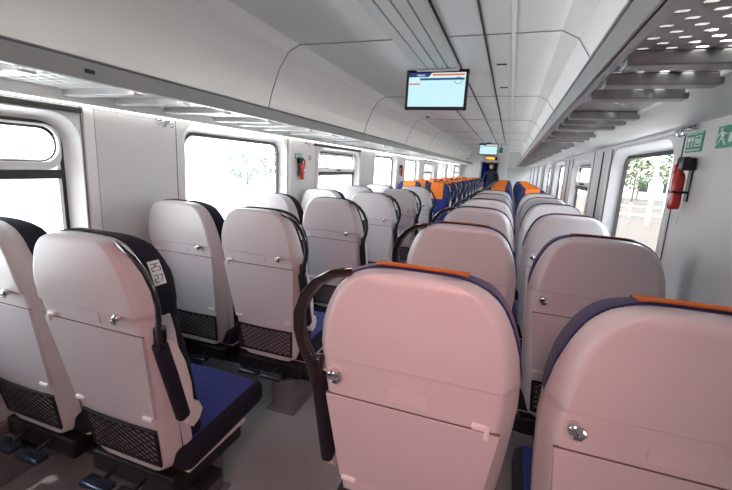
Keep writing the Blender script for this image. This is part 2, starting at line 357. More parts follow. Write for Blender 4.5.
# ------------------------------------------------------------------ screens
def emis(name, col, es): return mat(name, (0.02, 0.02, 0.02), 0.3, emit=col, es=es)
scr = emis('screen_cyan', (0.60, 0.92, 1.0), 0.62); scr_b = emis('screen_blue', (0.02, 0.05, 0.25), 0.55); scr_o = emis('screen_orange', (0.75, 0.24, 0.13), 0.6); scr_w = emis('screen_white', (0.9, 0.95, 1.0), 0.6); scr_t = emis('screen_teal', (0.02, 0.12, 0.26), 0.55)
def tv(x, y, zt, wd, ht, lab, detail):
    root = tag(empty('ceiling_screen', (x, y, zt)), lab, 'screen', 'passenger information screens under the ceiling')
    m = MB(); m.box(-wd / 2, wd / 2, 0, 0.045, -ht, 0, 0.004); m.build('housing', dark_m, root)
    m = MB(); m.box(-0.06, 0.06, 0.012, 0.04, -0.01, ZC - zt, 0.004); m.build('ceiling_bracket', frame_m, root)
    bz = wd * 0.045; x0, x1, z0, z1 = -wd / 2 + bz, wd / 2 - bz, -ht + bz * 1.1, -bz
    m = MB(); m.box(x0, x1, -0.002, 0.002, z0, z1); sc = m.build('display', scr, root)
    W_, H_ = x1 - x0, z1 - z0
    def rc(nm, u0, u1, v0, v1, mt, sl=0.0, dep=-0.0032):
        mm = MB(); mm.prism([(x0 + u0 * W_, z1 - v1 * H_), (x0 + u1 * W_, z1 - v1 * H_), (x0 + (u1 + sl) * W_, z1 - v0 * H_), (x0 + (u0 + 0) * W_, z1 - v0 * H_)], 'y', dep, -0.0018); return mm.build(nm, mt, sc)
    rc('header_bar', 0, 1, 0, 0.13, scr_w); rc('logo_field', 0, 0.36, 0, 0.12, scr_b, 0.05, -0.0038)
    rc('headline', 0.42, 0.98, 0.03, 0.09, scr_o, 0, -0.004); rc('sub_bar', 0.2, 0.98, 0.15, 0.215, scr_t); rc('orange_tab', 0.01, 0.21, 0.30, 0.345, scr_o)
    if detail:
        mm = MB()
        for i, (a, c) in enumerate(((0.15, 0.165), (0.17, 0.19), (0.195, 0.215), (0.225, 0.235), (0.24, 0.262), (0.27, 0.285))):
            mm.box(x0 + a * W_, x0 + c * W_, -0.0046, -0.0036, z1 - 0.085 * H_, z1 - 0.05 * H_)
        mm.build('logo_lettering', scr_w, sc)
        mm = MB(); mm.tube([(x0 + 0.88 * W_ + 0.03 * math.cos(t * PI / 8), -0.0035, z1 - 0.23 * H_ + 0.026 * math.sin(t * PI / 8)) for t in range(17)], 0.002, 6); mm.build('clock_ring', scr_t, sc)
        mm = MB()
        for v in (0.5, 0.78): mm.box(-wd / 2 - 0.004, -wd / 2 + 0.006, -0.003, 0.01, -ht * v - 0.004, -ht * v + 0.004)
        mm.build('bezel_clip', chrome_m, root)
    return root
tv(-0.645, 3.36, CAMZ + 0.775, 0.50, 0.305, 'nearest ceiling screen with a pale cyan display, large above the aisle', True)
tv(-0.655, 11.6, CAMZ + 0.755, 0.50, 0.31, 'small far ceiling screen above the aisle in front of the end wall', False)
led = tag(empty('led_display', (-0.78, YE - 0.06, CAMZ + 0.52)), 'amber text display board above the far doorway', 'display board')
m = MB(); m.box(-0.31, 0.31, 0, 0.055, -0.09, 0.10, 0.004); m.build('housing', mat('beige_plastic', (0.55, 0.5, 0.36), 0.5), led)
m = MB(); m.box(-0.20, 0.22, -0.003, 0.0, -0.06, 0.06); m.build('panel', dark_m, led)
m = MB()
for i in range(11): m.box(-0.19 + i * 0.028, -0.168 + i * 0.028, -0.006, -0.002, -0.035, 0.04)
m.build('amber_text', emis('amber', (1.0, 0.42, 0.03), 1.6), led)
m = MB(); m.box(-0.37, -0.28, 11.7, 11.715, CAMZ + 0.52, CAMZ + 0.66); m.box(-0.335, -0.315, 11.7, 11.712, CAMZ + 0.66, ZC); o = m.build('exit_sign', green_m); tag(o, 'small green exit sign hanging right of the far screen', 'sign')
# ------------------------------------------------------------------ seats
LZ = [0.335, 0.345, 0.36, 0.39, 0.45, 0.52, 0.60, 0.70, 0.80, 0.86, 0.90, 0.955, 0.962, 0.968, 0.98, 1.0, 1.04, 1.07, 1.10, 1.125, 1.145, 1.16, 1.172, 1.18, 1.186, 1.191, 1.195, 1.198, 1.2]
ZT = 1.20
def interp(t, tab):
    if t <= tab[0][0]: return tab[0][1]
    for (a, va), (c, vc) in zip(tab, tab[1:]):
        if t <= c: return va + (vc - va) * (t - a) / (c - a)
    return tab[-1][1]
HT = [(0.335, 0.176), (0.341, 0.187), (0.355, 0.197), (0.39, 0.204), (0.6, 0.221), (0.75, 0.236), (0.90, 0.2455), (0.98, 0.242), (1.05, 0.230), (1.10, 0.212), (1.14, 0.193), (1.165, 0.172), (1.18, 0.152), (1.19, 0.130), (1.196, 0.106), (1.199, 0.080), (1.200, 0.050)]
def hw(z, grow=0.0, dz=0.0): return interp(z - dz, HT) + grow
def topz(x, grow=0.0, dz=0.0):
    a = abs(x) - grow
    for (z0, w0), (z1, w1) in zip(HT[7:], HT[8:]):
        if w1 <= a <= w0: return z0 + (z1 - z0) * (w0 - a) / (w0 - w1) + dz
    return (ZT + dz) if a < 0.05 else 0.98 + dz
def chw(z): return hw(z, interp(z, [(0.9, -0.006), (1.0, 0.003), (1.2, 0.003)]), 0.004)
def yr(z):
    y = interp(z, [(0.335, 0.135), (0.60, 0.090), (0.90, 0.038), (1.05, 0.012), (1.20, 0.0)])
    return y + (0.008 if z < 0.965 else 0.0)
def rnd(e, r):
    if e >= r: return 0.0
    k = 1 - max(0.0, e) / r; return r * (1 - math.sqrt(max(0.0, 1 - k * k)))
U = [-1, -0.98, -0.94, -0.90, -0.87, -0.845, -0.82, -0.79, -0.75, -0.65, -0.4, -0.15, 0.15, 0.4, 0.65, 0.75, 0.79, 0.82, 0.845, 0.87, 0.90, 0.94, 0.98, 1]
def sdep(z): return interp(z, [(0.335, 0.10), (0.6, 0.10), (0.9, 0.088), (1.05, 0.082), (1.2, 0.075)])
def rear(x, z):
    w_ = hw(z); e = w_ - abs(x); k = interp(z, [(0.34, 0.044), (0.9, 0.036), (1.1, 0.024), (1.2, 0.018)]) - e; sm = 0.010
    fl = 0.0 if k < -sm else (k * 1.75 if k > sm else 1.75 * (k + sm) ** 2 / (4 * sm))
    return yr(z) + max(fl, rnd(max(0.0, ZT - z) + 0.002, 0.026))
def shell_mb():
    m = MB(); rows = []
    for z in LZ:
        w_ = max(hw(z), 0.004); r = []
        yf = yr(z) + sdep(z)
        r.append((-w_, yf, z))
        for u in U: r.append((u * w_, min(rear(u * w_, z), yf - 0.002), z))
        r.append((w_, yf, z)); r.append((w_ * 0.85, yf + 0.002, z)); r.append((0, yf + 0.002, z)); r.append((-w_ * 0.85, yf + 0.002, z))
        rows.append(r)
    g = m.grid(rows, True); m.cap(g[0], True); m.cap(g[-1]); return m
# back cushion in front of the shell
CT = ZT + 0.004
def cy_front(x, z):
    base = yr(z) + interp(z, [(0.42, 0.175), (0.6, 0.17), (0.8, 0.150), (0.93, 0.125), (1.0, 0.15), (1.08, 0.165), (1.2, 0.14)])
    if z > 0.93: base -= 0.022 * max(0, 1 - (abs(x) / 0.16) ** 4) * min(1, (z - 0.93) / 0.07)
    else: base -= 0.014 * max(0, 1 - (abs(x) / 0.15) ** 4)
    w_ = chw(z); e = min(w_ - abs(x), (CT - z) + 0.003)
    return base - rnd(e, 0.035)
def cushion_mb():
    m = MB(); rows = []
    for z in [0.42, 0.43, 0.47, 0.55, 0.65, 0.75, 0.83, 0.88, 0.91, 0.93, 0.95, 0.98, 1.0, 1.03, 1.06, 1.09, 1.115, 1.135, 1.155, 1.17, 1.182, 1.19, 1.196, 1.200, 1.203, 1.204]:
        w_ = chw(z)
        yb = yr(z) + 0.060 + rnd(CT - z + 0.004, 0.02); r = [(-w_, yb, z)]
        for u in U: r.append((u * w_, max(cy_front(u * w_, z), yb + 0.004), z))
        r += [(w_, yb, z), (0, yb, z)]
        rows.append(r)
    g = m.grid(rows, True); m.cap(g[0], True); m.cap(g[-1]); return m
def panel_mb(z0, z1, n, wu):
    m = MB(); A = []; B = []
    for i in range(n + 1):
        z = z0 + (z1 - z0) * i / n; ww = min(chw(z) - 0.03, 0.2) * wu
        A.append([(ww * u / 6, cy_front(ww * u / 6, z) + 0.005, z) for u in range(-6, 7)])
        B.append([(ww * u / 6, cy_front(ww * u / 6, z) - 0.004, z) for u in range(-6, 7)])
    g = m.grid(A); h = m.grid(B)
    def edge(p, q):
        for i in range(len(p) - 1): m.bm.faces.new((p[i], p[i + 1], q[i + 1], q[i]))
    edge(g[0], h[0]); edge(g[-1], h[-1]); edge([r[0] for r in g], [r[0] for r in h]); edge([r[-1] for r in g], [r[-1] for r in h]); return m
def cover_mb(wrap, mirror=False, kind=''):
    m = MB(); rows = []
    for i in range(-8, 9):
        x = 0.108 * i / 8; tz = topz(x, 0.003, 0.004); r = []
        for k in range(7): z = 0.92 + (tz - (0.075 if wrap == 'black' else 0.045) - 0.92) * k / 6; r.append((x, cy_front(x, z) + 0.007, z))
        for dz in () if wrap == 'black' else (0.035, 0.025, 0.015, 0.008, 0.003): z = tz - dz; r.append((x, cy_front(x, z) + 0.005, z + 0.004))
        yt = cy_front(x, tz)
        if wrap is True:
            for q in range(1, 4): r.append((x, yt + (0.066 - yt) * q / 3, tz + 0.0045))
        rows.append(r)
    inner = [[(p[0], p[1] - 0.002, p[2] - 0.002) for p in r] for r in rows]
    m.grid(rows); m.grid(inner); return m
def seat(kind, mirror, wrap, name='train_seat', up=0.0):
    """kind 'aisle' has handle and raised armrest on its +x side (mirrored: -x side)"""
    root = empty(name)
    def B(mb, nm, mt, par=root, sm=True): return mb.build(nm, mt, par, sm, mirror)
    sh = B(shell_mb(), 'seat_shell', shell_m)
    # recess label, table, clips
    m = MB(); zt_, zb_ = 0.862 + up, 0.585; wt, wb = 0.212, 0.182
    def fy(z): return yr(z)
    prof_ = []
    rows = []
    for k in range(5):
        z = zb_ + (zt_ - zb_) * k / 4; ww = wb + (wt - wb) * k / 4; rows.append((z, ww))
    A = [[(u * ww, fy(z) - 0.006, z) for u in (-1, -0.5, 0, 0.5, 1)] for z, ww in rows]
    Bk = [[(u * (ww + 0.002), fy(z) + 0.004, z) for u in (-1, -0.5, 0, 0.5, 1)] for z, ww in [(rows[0][0] - 0.002, rows[0][1])] + rows[1:-1] + [(rows[-1][0] + 0.002, rows[-1][1])]]
    g = m.grid(A); h = m.grid(Bk)
    for p, q in ((g[0], h[0]), (g[-1], h[-1]), ([r[0] for r in g], [r[0] for r in h]), ([r[-1] for r in g], [r[-1] for r in h])):
        for i in range(len(p) - 1): m.bm.faces.new((p[i], p[i + 1], q[i + 1], q[i]))
    table = B(m, 'folding_table', tray_m, root, False)
    m = MB(); ys = fy(0.862 + up)
    m.box(-wt - 0.002, wt + 0.002, ys - 0.002, ys + 0.002, 0.863 + up, 0.867 + up)
    for sx in (-1, 1): m.prism([(sx * (wt + 0.0025), 0.828), (sx * (wt + 0.0055), 0.828), (sx * (wb + 0.0055), 0.572), (sx * (wb + 0.0025), 0.572)], 'y', 0, 0.001) if False else None
    B(m, 'table_gap', gap_m, table, False)
    m = MB(); m.box(-0.05, 0.05, fy(0.905 + up) - 0.003, fy(0.905 + up) + 0.004, 0.884 + up, 0.926 + up, 0.0025); B(m, 'embossed_plate', tray_m, root, False)
    m = MB(); m.box(0.145, 0.178, ys - 0.016, ys - 0.004, 0.832, 0.848, 0.004); m.box(0.172, 0.182, ys - 0.014, ys + 0.002, 0.806, 0.846, 0.003)
    m2 = MB(); m2.box(-0.182, -0.150, ys - 0.014, ys - 0.002, 0.871 + up, 0.885 + up, 0.004); m2.box(-0.190, -0.178, ys - 0.012, ys + 0.002, 0.850 + up, 0.881 + up, 0.003); B(m2, 'table_latch', clip_m); m.bm.free()
    for sx in (-1, 1):
        m = MB(); yb_ = yr(0.584); m.box(sx * 0.155 - 0.022, sx * 0.155 + 0.022, yb_ - 0.014, yb_ - 0.002, 0.577, 0.591, 0.005); B(m, 'table_hinge', clip_m)
    m = MB(); kx, kz = (0.185 if up <= 0 else 0.145), 0.932 + up * 0.8; ky = rear(kx, kz)
    m.cyl((kx, ky - 0.016, kz), 0.012, 0.02, 'y', 16); m.ball((kx, ky - 0.020, kz), 0.0135, (1, 0.6, 1)); m.tube([(kx - 0.013, ky - 0.012, kz + 0.004), (kx - 0.02, ky - 0.022, kz - 0.006), (kx - 0.012, ky - 0.022, kz - 0.016), (kx + 0.0, ky - 0.018, kz - 0.018)], 0.004, 8)
    B(m, 'coat_hook', chrome_m)
    # net pocket
    def pk(u, v):  # u -1..1, v 0 bottom..1 top
        z = 0.372 + v * 0.158; ww = 0.155 + 0.014 * v; return Vector((u * ww, yr(z) - 0.004 - 0.010 * (1 - u * u) * v, z))
    m = MB(); rows = []
    for v in (0, 0.25, 0.5, 0.75, 1): rows.append([tuple(pk(u / 4, v) + Vector((0, 0.0035 + 0.010 * (1 - (u / 4) ** 2) * v, 0))) for u in range(-4, 5)])
    m.grid(rows); B(m, 'pocket_back', mat_pocket, root, False)
    m = MB()
    def strand(p, q, r):
        pts = [pk(p[0] + (q[0] - p[0]) * t / 4, p[1] + (q[1] - p[1]) * t / 4) for t in range(5)]; m.tube(pts, r, 4)
    N = 9
    for i in range(-6, N + 1):
        for d in (1, -1):
            # line u = u0 + d*slope*v
            u0 = -1 + 2 * i / N; sl = 2 * 6 / N
            if d == 1: a, c = (u0, 0.0), (u0 + sl, 1.0)
            else: a, c = (-u0, 0.0), (-u0 - sl, 1.0)
            t0, t1 = 0.0, 1.0
            for lim in (-1, 1):
                du = c[0] - a[0]; t = (lim - a[0]) / du
                if (du > 0) == (lim < 0): t0 = max(t0, t)
                else: t1 = min(t1, t)
            if t1 - t0 > 0.03: strand((a[0] + (c[0] - a[0]) * t0, t0), (a[0] + (c[0] - a[0]) * t1, t1), 0.0023)
    B(m, 'pocket_net', net_m, root, False)
    m = MB(); per = [pk(u / 6, 1) for u in range(-6, 7)] + [pk(1, v / 4) for v in (3, 2, 1)] + [pk(u / 6, 0) for u in range(6, -7, -1)] + [pk(-1, v / 4) for v in (1, 2, 3, 4)]
    m.tube([p + Vector((0, 0.001, 0)) for p in per], 0.006, 6); B(m, 'pocket_rim', net_m)
    # upholstery
    cu = B(cushion_mb(), 'back_cushion', rim_m if not wrap == 'black' else side_m)
    B(panel_mb(0.46, 0.92, 10, 0.95), 'back_fabric', blue_m, cu)
    B(cover_mb(wrap), 'headrest_cover', orange_m)
    m = MB(); m.box(-0.240, 0.240, 0.17, 0.64, 0.335, 0.440, 0.035, 4)
    for v in m.bm.verts:
        v.co.z += 0.018 * max(0, (v.co.y - 0.3) / 0.3) - 0.018 * max(0, (0.3 - v.co.y) / 0.2)
    sc_ = B(m, 'seat_cushion', side_m)
    m = MB(); m.grid([[(x_, y_, 0.4415 + 0.018 * max(0, (y_ - 0.3) / 0.3) - 0.018 * max(0, (0.3 - y_) / 0.2) + 0.006 * (1 - (x_ / 0.21) ** 2)) for x_ in [0.212 * q / 5 for q in range(-5, 6)]] for y_ in [0.22 + 0.39 * q / 8 for q in range(9)]])
    bmesh.ops.solidify(m.bm, geom=m.bm.faces[:], thickness=0.006); B(m, 'seat_fabric', blue_m, sc_)
    m = MB(); m.box(-0.224, 0.224, 0.19, 0.52, 0.320, 0.332, 0.005); B(m, 'seat_pan', cream_m)
    m = MB(); m.box(-0.2, 0.2, 0.14, 0.52, 0.235, 0.318, 0.01); B(m, 'seat_frame', frame_m, root, False)
    fr = empty('footrest'); fr.parent = root
    for sx in (-1, 1):
        m = MB(); m.tube([(sx * 0.07, 0.17, 0.29), (sx * 0.07, 0.12, 0.283), (sx * 0.07, 0.09, 0.275)], 0.009, 6)
        B(m, 'footrest_arm', frame_m, fr)
    for sx in (-1, 1):
        m = MB(); m.box(sx * 0.075 - 0.062, sx * 0.075 + 0.062, 0.040, 0.095, 0.258, 0.284, 0.010, 3); B(m, 'footrest_pad', foot_m, fr)
    if kind == 'aisle':
        m = MB()
        path = [(0.150, 0.036, 1.186), (0.190, 0.020, 1.180), (0.230, 0.020, 1.155), (0.260, 0.024, 1.118), (0.280, 0.030, 1.070), (0.284, 0.038, 1.020), (0.276, 0.046, 0.975), (0.262, 0.056, 0.935), (0.254, 0.064, 0.900), (0.252, 0.070, 0.870)]
        m.tube(path, 0.0085, 12, 0.017)
        hd = B(m, 'grab_handle', handle_m)
        m = MB(); m.box(0.236, 0.262, 0.055, 0.090, 0.862, 0.940, 0.008, 3)
        B(m, 'handle_socket', handle_m, hd)
        for z_ in (0.882, 0.92):
            m = MB(); m.cyl((0.262, 0.072, z_), 0.006, 0.003, 'x', 10); B(m, 'bolt', chrome_m, hd)
        # raised armrest
        m = MB(); R = Matrix.Rotation(math.radians(15), 3, 'X')
        m.box(0.226, 0.262, 0.135, 0.182, 0.56, 0.885, 0.014, 3, R, Vector((0.27, 0.10, 0.56))); ar = B(m, 'armrest', side_m)
        m = MB(); pts = [(0.120, 0.53), (0.150, 0.545), (0.165, 0.575), (0.150, 0.61), (0.125, 0.625), (0.118, 0.70), (0.095, 0.79), (0.06, 0.87), (0.03, 0.895), (0.028, 0.885), (0.07, 0.75), (0.10, 0.62), (0.095, 0.56)]
        m.prism([(p[0] + 0.06, p[1]) for p in pts], 'x', 0.230, 0.260); B(m, 'armrest_shell', cream_m, ar, False)
        # number sticker on the headrest flank
        st = MB(); st.grid([[(chw(z_) + d_, y_, z_) for y_, z_, d_ in ((0.080, z0, 0.0025), (0.122, z0, 0.0025), (0.122, z0, 0.0005), (0.080, z0, 0.0005))] for z0 in (1.060, 1.085, 1.110, 1.130)], True)
        s1 = B(st, 'seat_number_plate', white_m, root, False)
    return root
mat_pocket = mat('pocket_lining', (0.30, 0.29, 0.30), 0.6)
FIG = {'2': [(0, 1, 1, 1), (1, 1, 1, .5), (0, .5, 1, .5), (0, .5, 0, 0), (0, 0, 1, 0)], '5': [(0, 1, 1, 1), (0, 1, 0, .5), (0, .5, 1, .5), (1, .5, 1, 0), (0, 0, 1, 0)], '7': [(0, 1, 1, 1), (1, 1, .3, 0)]}
def digits(m, txt, x, y0, z0, wd, ht, r=0.0012, sgn=1):
    for i, ch in enumerate(txt):
        for (a, b_, c, d) in FIG[ch]:
            oy = y0 + sgn * i * wd * 1.4
            m.tube([(chw(z0 + b_ * ht) + 0.003, oy + sgn * a * wd, z0 + b_ * ht), (chw(z0 + d * ht) + 0.003, oy + sgn * c * wd, z0 + d * ht)], r, 4)
PROT = {}
PROT['aisle_left'] = seat('aisle', False, 'black', up=0.04)
# numerals on the nearest left seat plate (seen on the aisle flank)
PROT['aisle_right'] = seat('aisle', True, True, up=-0.01)
PROT['window_left'] = seat('window', False, 'black', up=0.04)
PROT['window_right'] = seat('window', True, True)
PROT['aisle_face'] = seat('aisle', True, False)
PROT['aisle_face_right'] = seat('aisle', False, False)
PROT['window_face'] = seat('window', False, False)
XLA, XLW, XRA, XRW = -1.182, -1.684, -0.169, 0.365
PITCH = 0.883
used = {}
ordn = ['nearest', 'second', 'third', 'fourth', 'fifth', 'sixth', 'seventh', 'eighth', 'ninth', 'tenth', 'eleventh', 'twelfth']
def place(kind, x, y, rz, label, group):
    src = PROT[kind]
    if kind in used: o = copy_tree(src)
    else: o = src; used[kind] = 1
    o.location = (x, y, 0); o.rotation_euler = (0, 0, rz)
    if x < -0.5 and rz == 0: o.scale = (1, 1, 0.988)
    tag(o, label, 'seat', group); return o
first_left = None
for k in range(-1, 6):
    y = 0.795 + PITCH * k
    if k < 0:
        continue
    w_ = ordn[k]
    o = place('aisle_left', XLA, y - 0.02, 0, {0: 'nearest left aisle seat, white back with black grab handle and blue cushion', 1: 'second left aisle seat, white back and net pocket seen in full', 2: 'third left aisle seat, white back just beyond the extinguisher', 3: 'fourth left aisle seat, pale white back with black handle', 4: 'fifth left aisle seat, small white back with black handle', 5: 'sixth left aisle seat, last white back before the orange headrests'}[k], 'white-backed seats left of the aisle')
    if k == 0: first_left = o
    place('window_left', XLW, y - 0.02, 0, {0: 'nearest left window seat, cut by the left edge of the photo', 1: 'second left window seat, white back in front of the wall panel', 2: 'third left window seat, white back under the large bright window', 3: 'fourth left window seat, white back under the split window', 4: 'fifth left window seat, small pale back by the wall pillar', 5: 'sixth left window seat, last white back with an orange headrest behind it'}[k], 'white-backed seats by the left windows')
    place('aisle_right', XRA, y, 0, {0: 'nearest right aisle seat, large pinkish white back in the centre foreground', 1: 'second right aisle seat, pinkish back with a handle on its left', 2: 'third right aisle seat, pinkish white back top', 3: 'fourth right aisle seat, small pinkish back top', 4: 'fifth right aisle seat, thin sliver of pinkish back top', 5: 'sixth right aisle seat, last white back before the orange headrests'}[k], 'white-backed seats right of the aisle')
    place('window_right', XRW, y, 0, {0: 'nearest right window seat, large white back in the bottom right corner', 1: 'second right window seat, white back below the window with net pocket', 2: 'third right window seat, rounded white back', 3: 'fourth right window seat, narrow white back', 4: 'fifth right window seat, thin sliver of white back', 5: 'sixth right window seat, last white back before the orange headrests'}[k], 'white-backed seats by the right windows')
for k in range(10):
    y = 7.15 + 0.9 * k
    w_ = ordn[k]
    place('aisle_face', XLA, y, PI, '%s navy aisle seat with orange headrest facing us, left side' % w_, 'navy seats with orange headrests facing us')
    place('window_face', XLW, y, PI, '%s navy seat with orange headrest facing us by the left windows' % w_, 'navy seats with orange headrests facing us')
    if k < 8:
        place('aisle_face_right', XRA, y, PI, '%s navy aisle seat with orange headrest facing us, right side' % w_, 'navy seats with orange headrests facing us')
        place('window_face', XRW, y, PI, '%s navy seat with orange headrest facing us by the right windows' % w_, 'navy seats with orange headrests facing us')
# digits on the sticker of the nearest left seat
for ch in first_left.children:
    if ch.name.startswith('seat_number_plate'):
        m = MB(); digits(m, '25', 0, 0.087, 1.102, 0.012, 0.020); digits(m, '27', 0, 0.087, 1.069, 0.012, 0.020)
        m.build('seat_numbers', dark_m, ch)
# pedestals carrying each pair of seats
def pedestal(x0, x1, wallx, lab, grp):
    root = empty('seat_pedestal'); s = 1 if wallx > x0 else -1
    m = MB(); m.box(-0.07, 0.07, 0.16, 0.46, 0.0, 0.195, 0.008); m.box(-0.09, 0.09, 0.14, 0.48, 0.0, 0.012, 0.003); m.build('foot_box', ped_m, root)
    m = MB(); m.box(*sorted((-s * 0.16, wallx - x0 - s * 0.06)), 0.22, 0.34, 0.190, 0.228, 0.005); m.build('cross_beam', frame_m, root)
    m = MB(); m.box(*sorted((wallx - x0 - s * 0.062, wallx - x0 - s * 0.052)), 0.18, 0.40, 0.10, 0.225, 0.003); m.build('wall_bracket', frame_m, root)
    tag(root, lab, 'seat pedestal', grp); return root
pl = pedestal(XLA + 0.08, 0, WL, 'grey metal pedestal under a pair of white-backed seats on the left', 'pedestals under the left seats')
prr = pedestal(XRA - 0.08, 0, WR, 'grey metal pedestal under a pair of white-backed seats on the right', 'pedestals under the right seats')
for k in range(6):
    y = 0.795 + PITCH * k
    a = pl if k == 0 else copy_tree(pl); a.location = (XLA + 0.08, y - 0.02, 0)
    c = prr if k == 0 else copy_tree(prr); c.location = (XRA - 0.08, y, 0)
    a['label'] = 'grey metal pedestal under the %s pair of seats on the left' % ordn[k]
    c['label'] = 'grey metal pedestal under the %s pair of seats on the right' % ordn[k]
plf = pedestal(XLA + 0.08, 0, WL, '', 'pedestals under the navy seats'); prf = pedestal(XRA - 0.08, 0, WR, '', 'pedestals under the navy seats')
for k in range(10):
    y = 7.15 + 0.9 * k - 0.62
    a = plf if k == 0 else copy_tree(plf); a.location = (XLA + 0.08, y, 0); a['label'] = 'metal pedestal under the %s pair of navy seats on the left' % ordn[k]
    if k < 8:
        c = prf if k == 0 else copy_tree(prf); c.location = (XRA - 0.08, y, 0); c['label'] = 'metal pedestal under the %s pair of navy seats on the right' % ordn[k]
# ------------------------------------------------------------------ wall equipment
def extinguisher(x, y, z, s, lab):
    root = tag(empty('fire_extinguisher', (x, y, z)), lab, 'fire extinguisher', 'red fire extinguishers on the wall panels')
    cx = s * 0.038
    m = MB(); m.lathe((cx, 0, -0.135), [(0.015, 0), (0.020, 0.005), (0.021, 0.015), (0.021, 0.125), (0.018, 0.140), (0.011, 0.150), (0.010, 0.165)]); m.build('cylinder', red_m, root, True)
    m = MB(); m.box(*sorted((s * 0.004, s * 0.05)), -0.045, 0.0, 0.02, 0.070, 0.008, 3); m.box(cx - 0.012, cx + 0.012, -0.05, 0.02, 0.05, 0.072, 0.005); m.build('valve_head', dark_m, root, True)
    m = MB(); m.tube([(cx, 0.03, 0.05), (cx, 0.048, 0.04), (cx, 0.05, 0.01), (cx, 0.040, -0.03)], 0.008, 8); m.build('hose', red_m, root, True)
    m = MB(); m.box(*sorted((0.0, s * 0.005)), -0.018, 0.018, -0.10, 0.03, 0.001); m.box(*sorted((s * 0.002, s * 0.060)), -0.022, 0.022, -0.07, -0.06, 0.001); m.build('bracket', dark_m, root)
extinguisher(WR, 1.935, CAMZ + 0.025, -1, 'red fire extinguisher with black head on the right wall beside the window')
extinguisher(WL, 3.47, CAMZ - 0.035, 1, 'red fire extinguisher on the left wall between two windows')
extinguisher(WL, 7.25, CAMZ - 0.035, 1, 'tiny red fire extinguisher farther down the left wall')
def sign(x, s, y0, y1, z0, z1, glyph, lab, grp=None):
    root = tag(empty('safety_sign', (x, (y0 + y1) / 2, (z0 + z1) / 2)), lab, 'sign', grp)
    W_, H_ = (y1 - y0), (z1 - z0)
    m = MB(); m.box(*sorted((0, s * 0.003)), -W_ / 2, W_ / 2, -H_ / 2, H_ / 2); m.build('backing', green_m, root)
    m = MB()
    for poly in glyph: m.prism([(p[0] * W_ * 0.5, p[1] * H_ * 0.5) for p in poly], 'x', *sorted((s * 0.0032, s * 0.0045)))
    m.build('pictogram', white_m, root)
def R_(a, b_, c, d): return [(a, c), (b_, c), (b_, d), (a, d)]
win_gl = [R_(-.9, .9, .84, .9), R_(-.8, -.1, .5, .6), R_(-.8, -.1, -.45, -.35), R_(-.8, -.7, -.45, .6), R_(-.2, -.1, -.45, .6), R_(-.6, -.3, -.2, .3), R_(.1, .4, .1, .55), R_(.15, .3, -.45, 0), R_(.5, .85, .1, .55), R_(.6, .75, -.45, 0), R_(-.8, .8, -.82, -.72)]
win_old = [R_(-.9, .9, .86, .93), R_(-.85, -.78, -.5, .7), R_(-.85, -.2, .62, .7), R_(-.28, -.2, -.5, .7), R_(-.85, -.2, -.5, -.42), [(-.7, -.3), (-.6, -.3), (-.35, .4), (-.45, .4)], R_(.0, .35, .35, .55), R_(.12, .2, -.4, .35), [(.4, -.45), (.5, -.45), (.85, .55), (.75, .6)], R_(.55, .9, -.1, .0), R_(-.8, .8, -.82, -.72)]
exit_gl = [R_(-.15, .85, -.5, .5), [(.25, 0), (.55, .35), (.55, .12)], [(.65, .62), (.78, .62), (.78, .82), (.65, .82)], R_(-.85, -.75, -.75, .75)]
exit_gl = [R_(.0, -.85, -.55, .3)] + [[(.62, .55), (.72, .6), (.78, .75), (.7, .85), (.58, .85), (.52, .75), (.54, .62)], [(.75, .5), (.5, .55), (.35, .0), (.6, -.05)], [(.6, 0), (.4, -.1), (.25, -.5), (.1, -.75), (.22, -.8), (.4, -.55)], [(.62, .0), (.48, -.05), (.65, -.4), (.85, -.75), (.95, -.7), (.78, -.35)], [(.5, .5), (.3, .3), (.12, .3), (.12, .2), (.36, .2), (.55, .38)], [(.72, .45), (.9, .25), (.95, .0), (.88, .0), (.82, .2), (.68, .35)]]
sign(WR, -1, 1.885, 2.035, CAMZ + 0.118, CAMZ + 0.195, win_gl, 'green and white emergency window sign above the right extinguisher')
sign(WR, -1, 1.60, 1.775, CAMZ + 0.122, CAMZ + 0.196, exit_gl, 'green and white exit sign at the right edge of the photo')
sign(WL, 1, 3.395, 3.54, CAMZ + 0.025, CAMZ + 0.078, win_gl, 'green and white emergency sign above the left extinguisher')
# grey sticker characters below the right extinguisher
m = MB(); xx = WR - 0.0012
def bar(a, b_, z0, z1): m.box(xx, WR, 2.04 - b_, 2.04 - a, CAMZ - 0.175 + z0, CAMZ - 0.175 + z1)
bar(0, 0.005, 0, 0.045); bar(0, 0.024, 0.04, 0.045); bar(0, 0.018, 0.02, 0.025)
bar(0.034, 0.056, 0.034, 0.039); bar(0.052, 0.057, 0, 0.039); bar(0.038, 0.057, 0.016, 0.021); bar(0.034, 0.056, 0, 0.005)
o = m.build('wall_sticker', white_m); tag(o, 'small white letter and digit stuck on the wall below the right extinguisher', 'sticker')
m = MB()
m.tube([(WL + 0.002, 3.69 + 0.022 * math.cos(t * PI / 8), CAMZ + 0.045 + 0.022 * math.sin(t * PI / 8)) for t in range(17)], 0.003, 6); o = m.build('round_sticker', frame_m); tag(o, 'round grey ring sticker on the left wall beside the green sign', 'sticker')
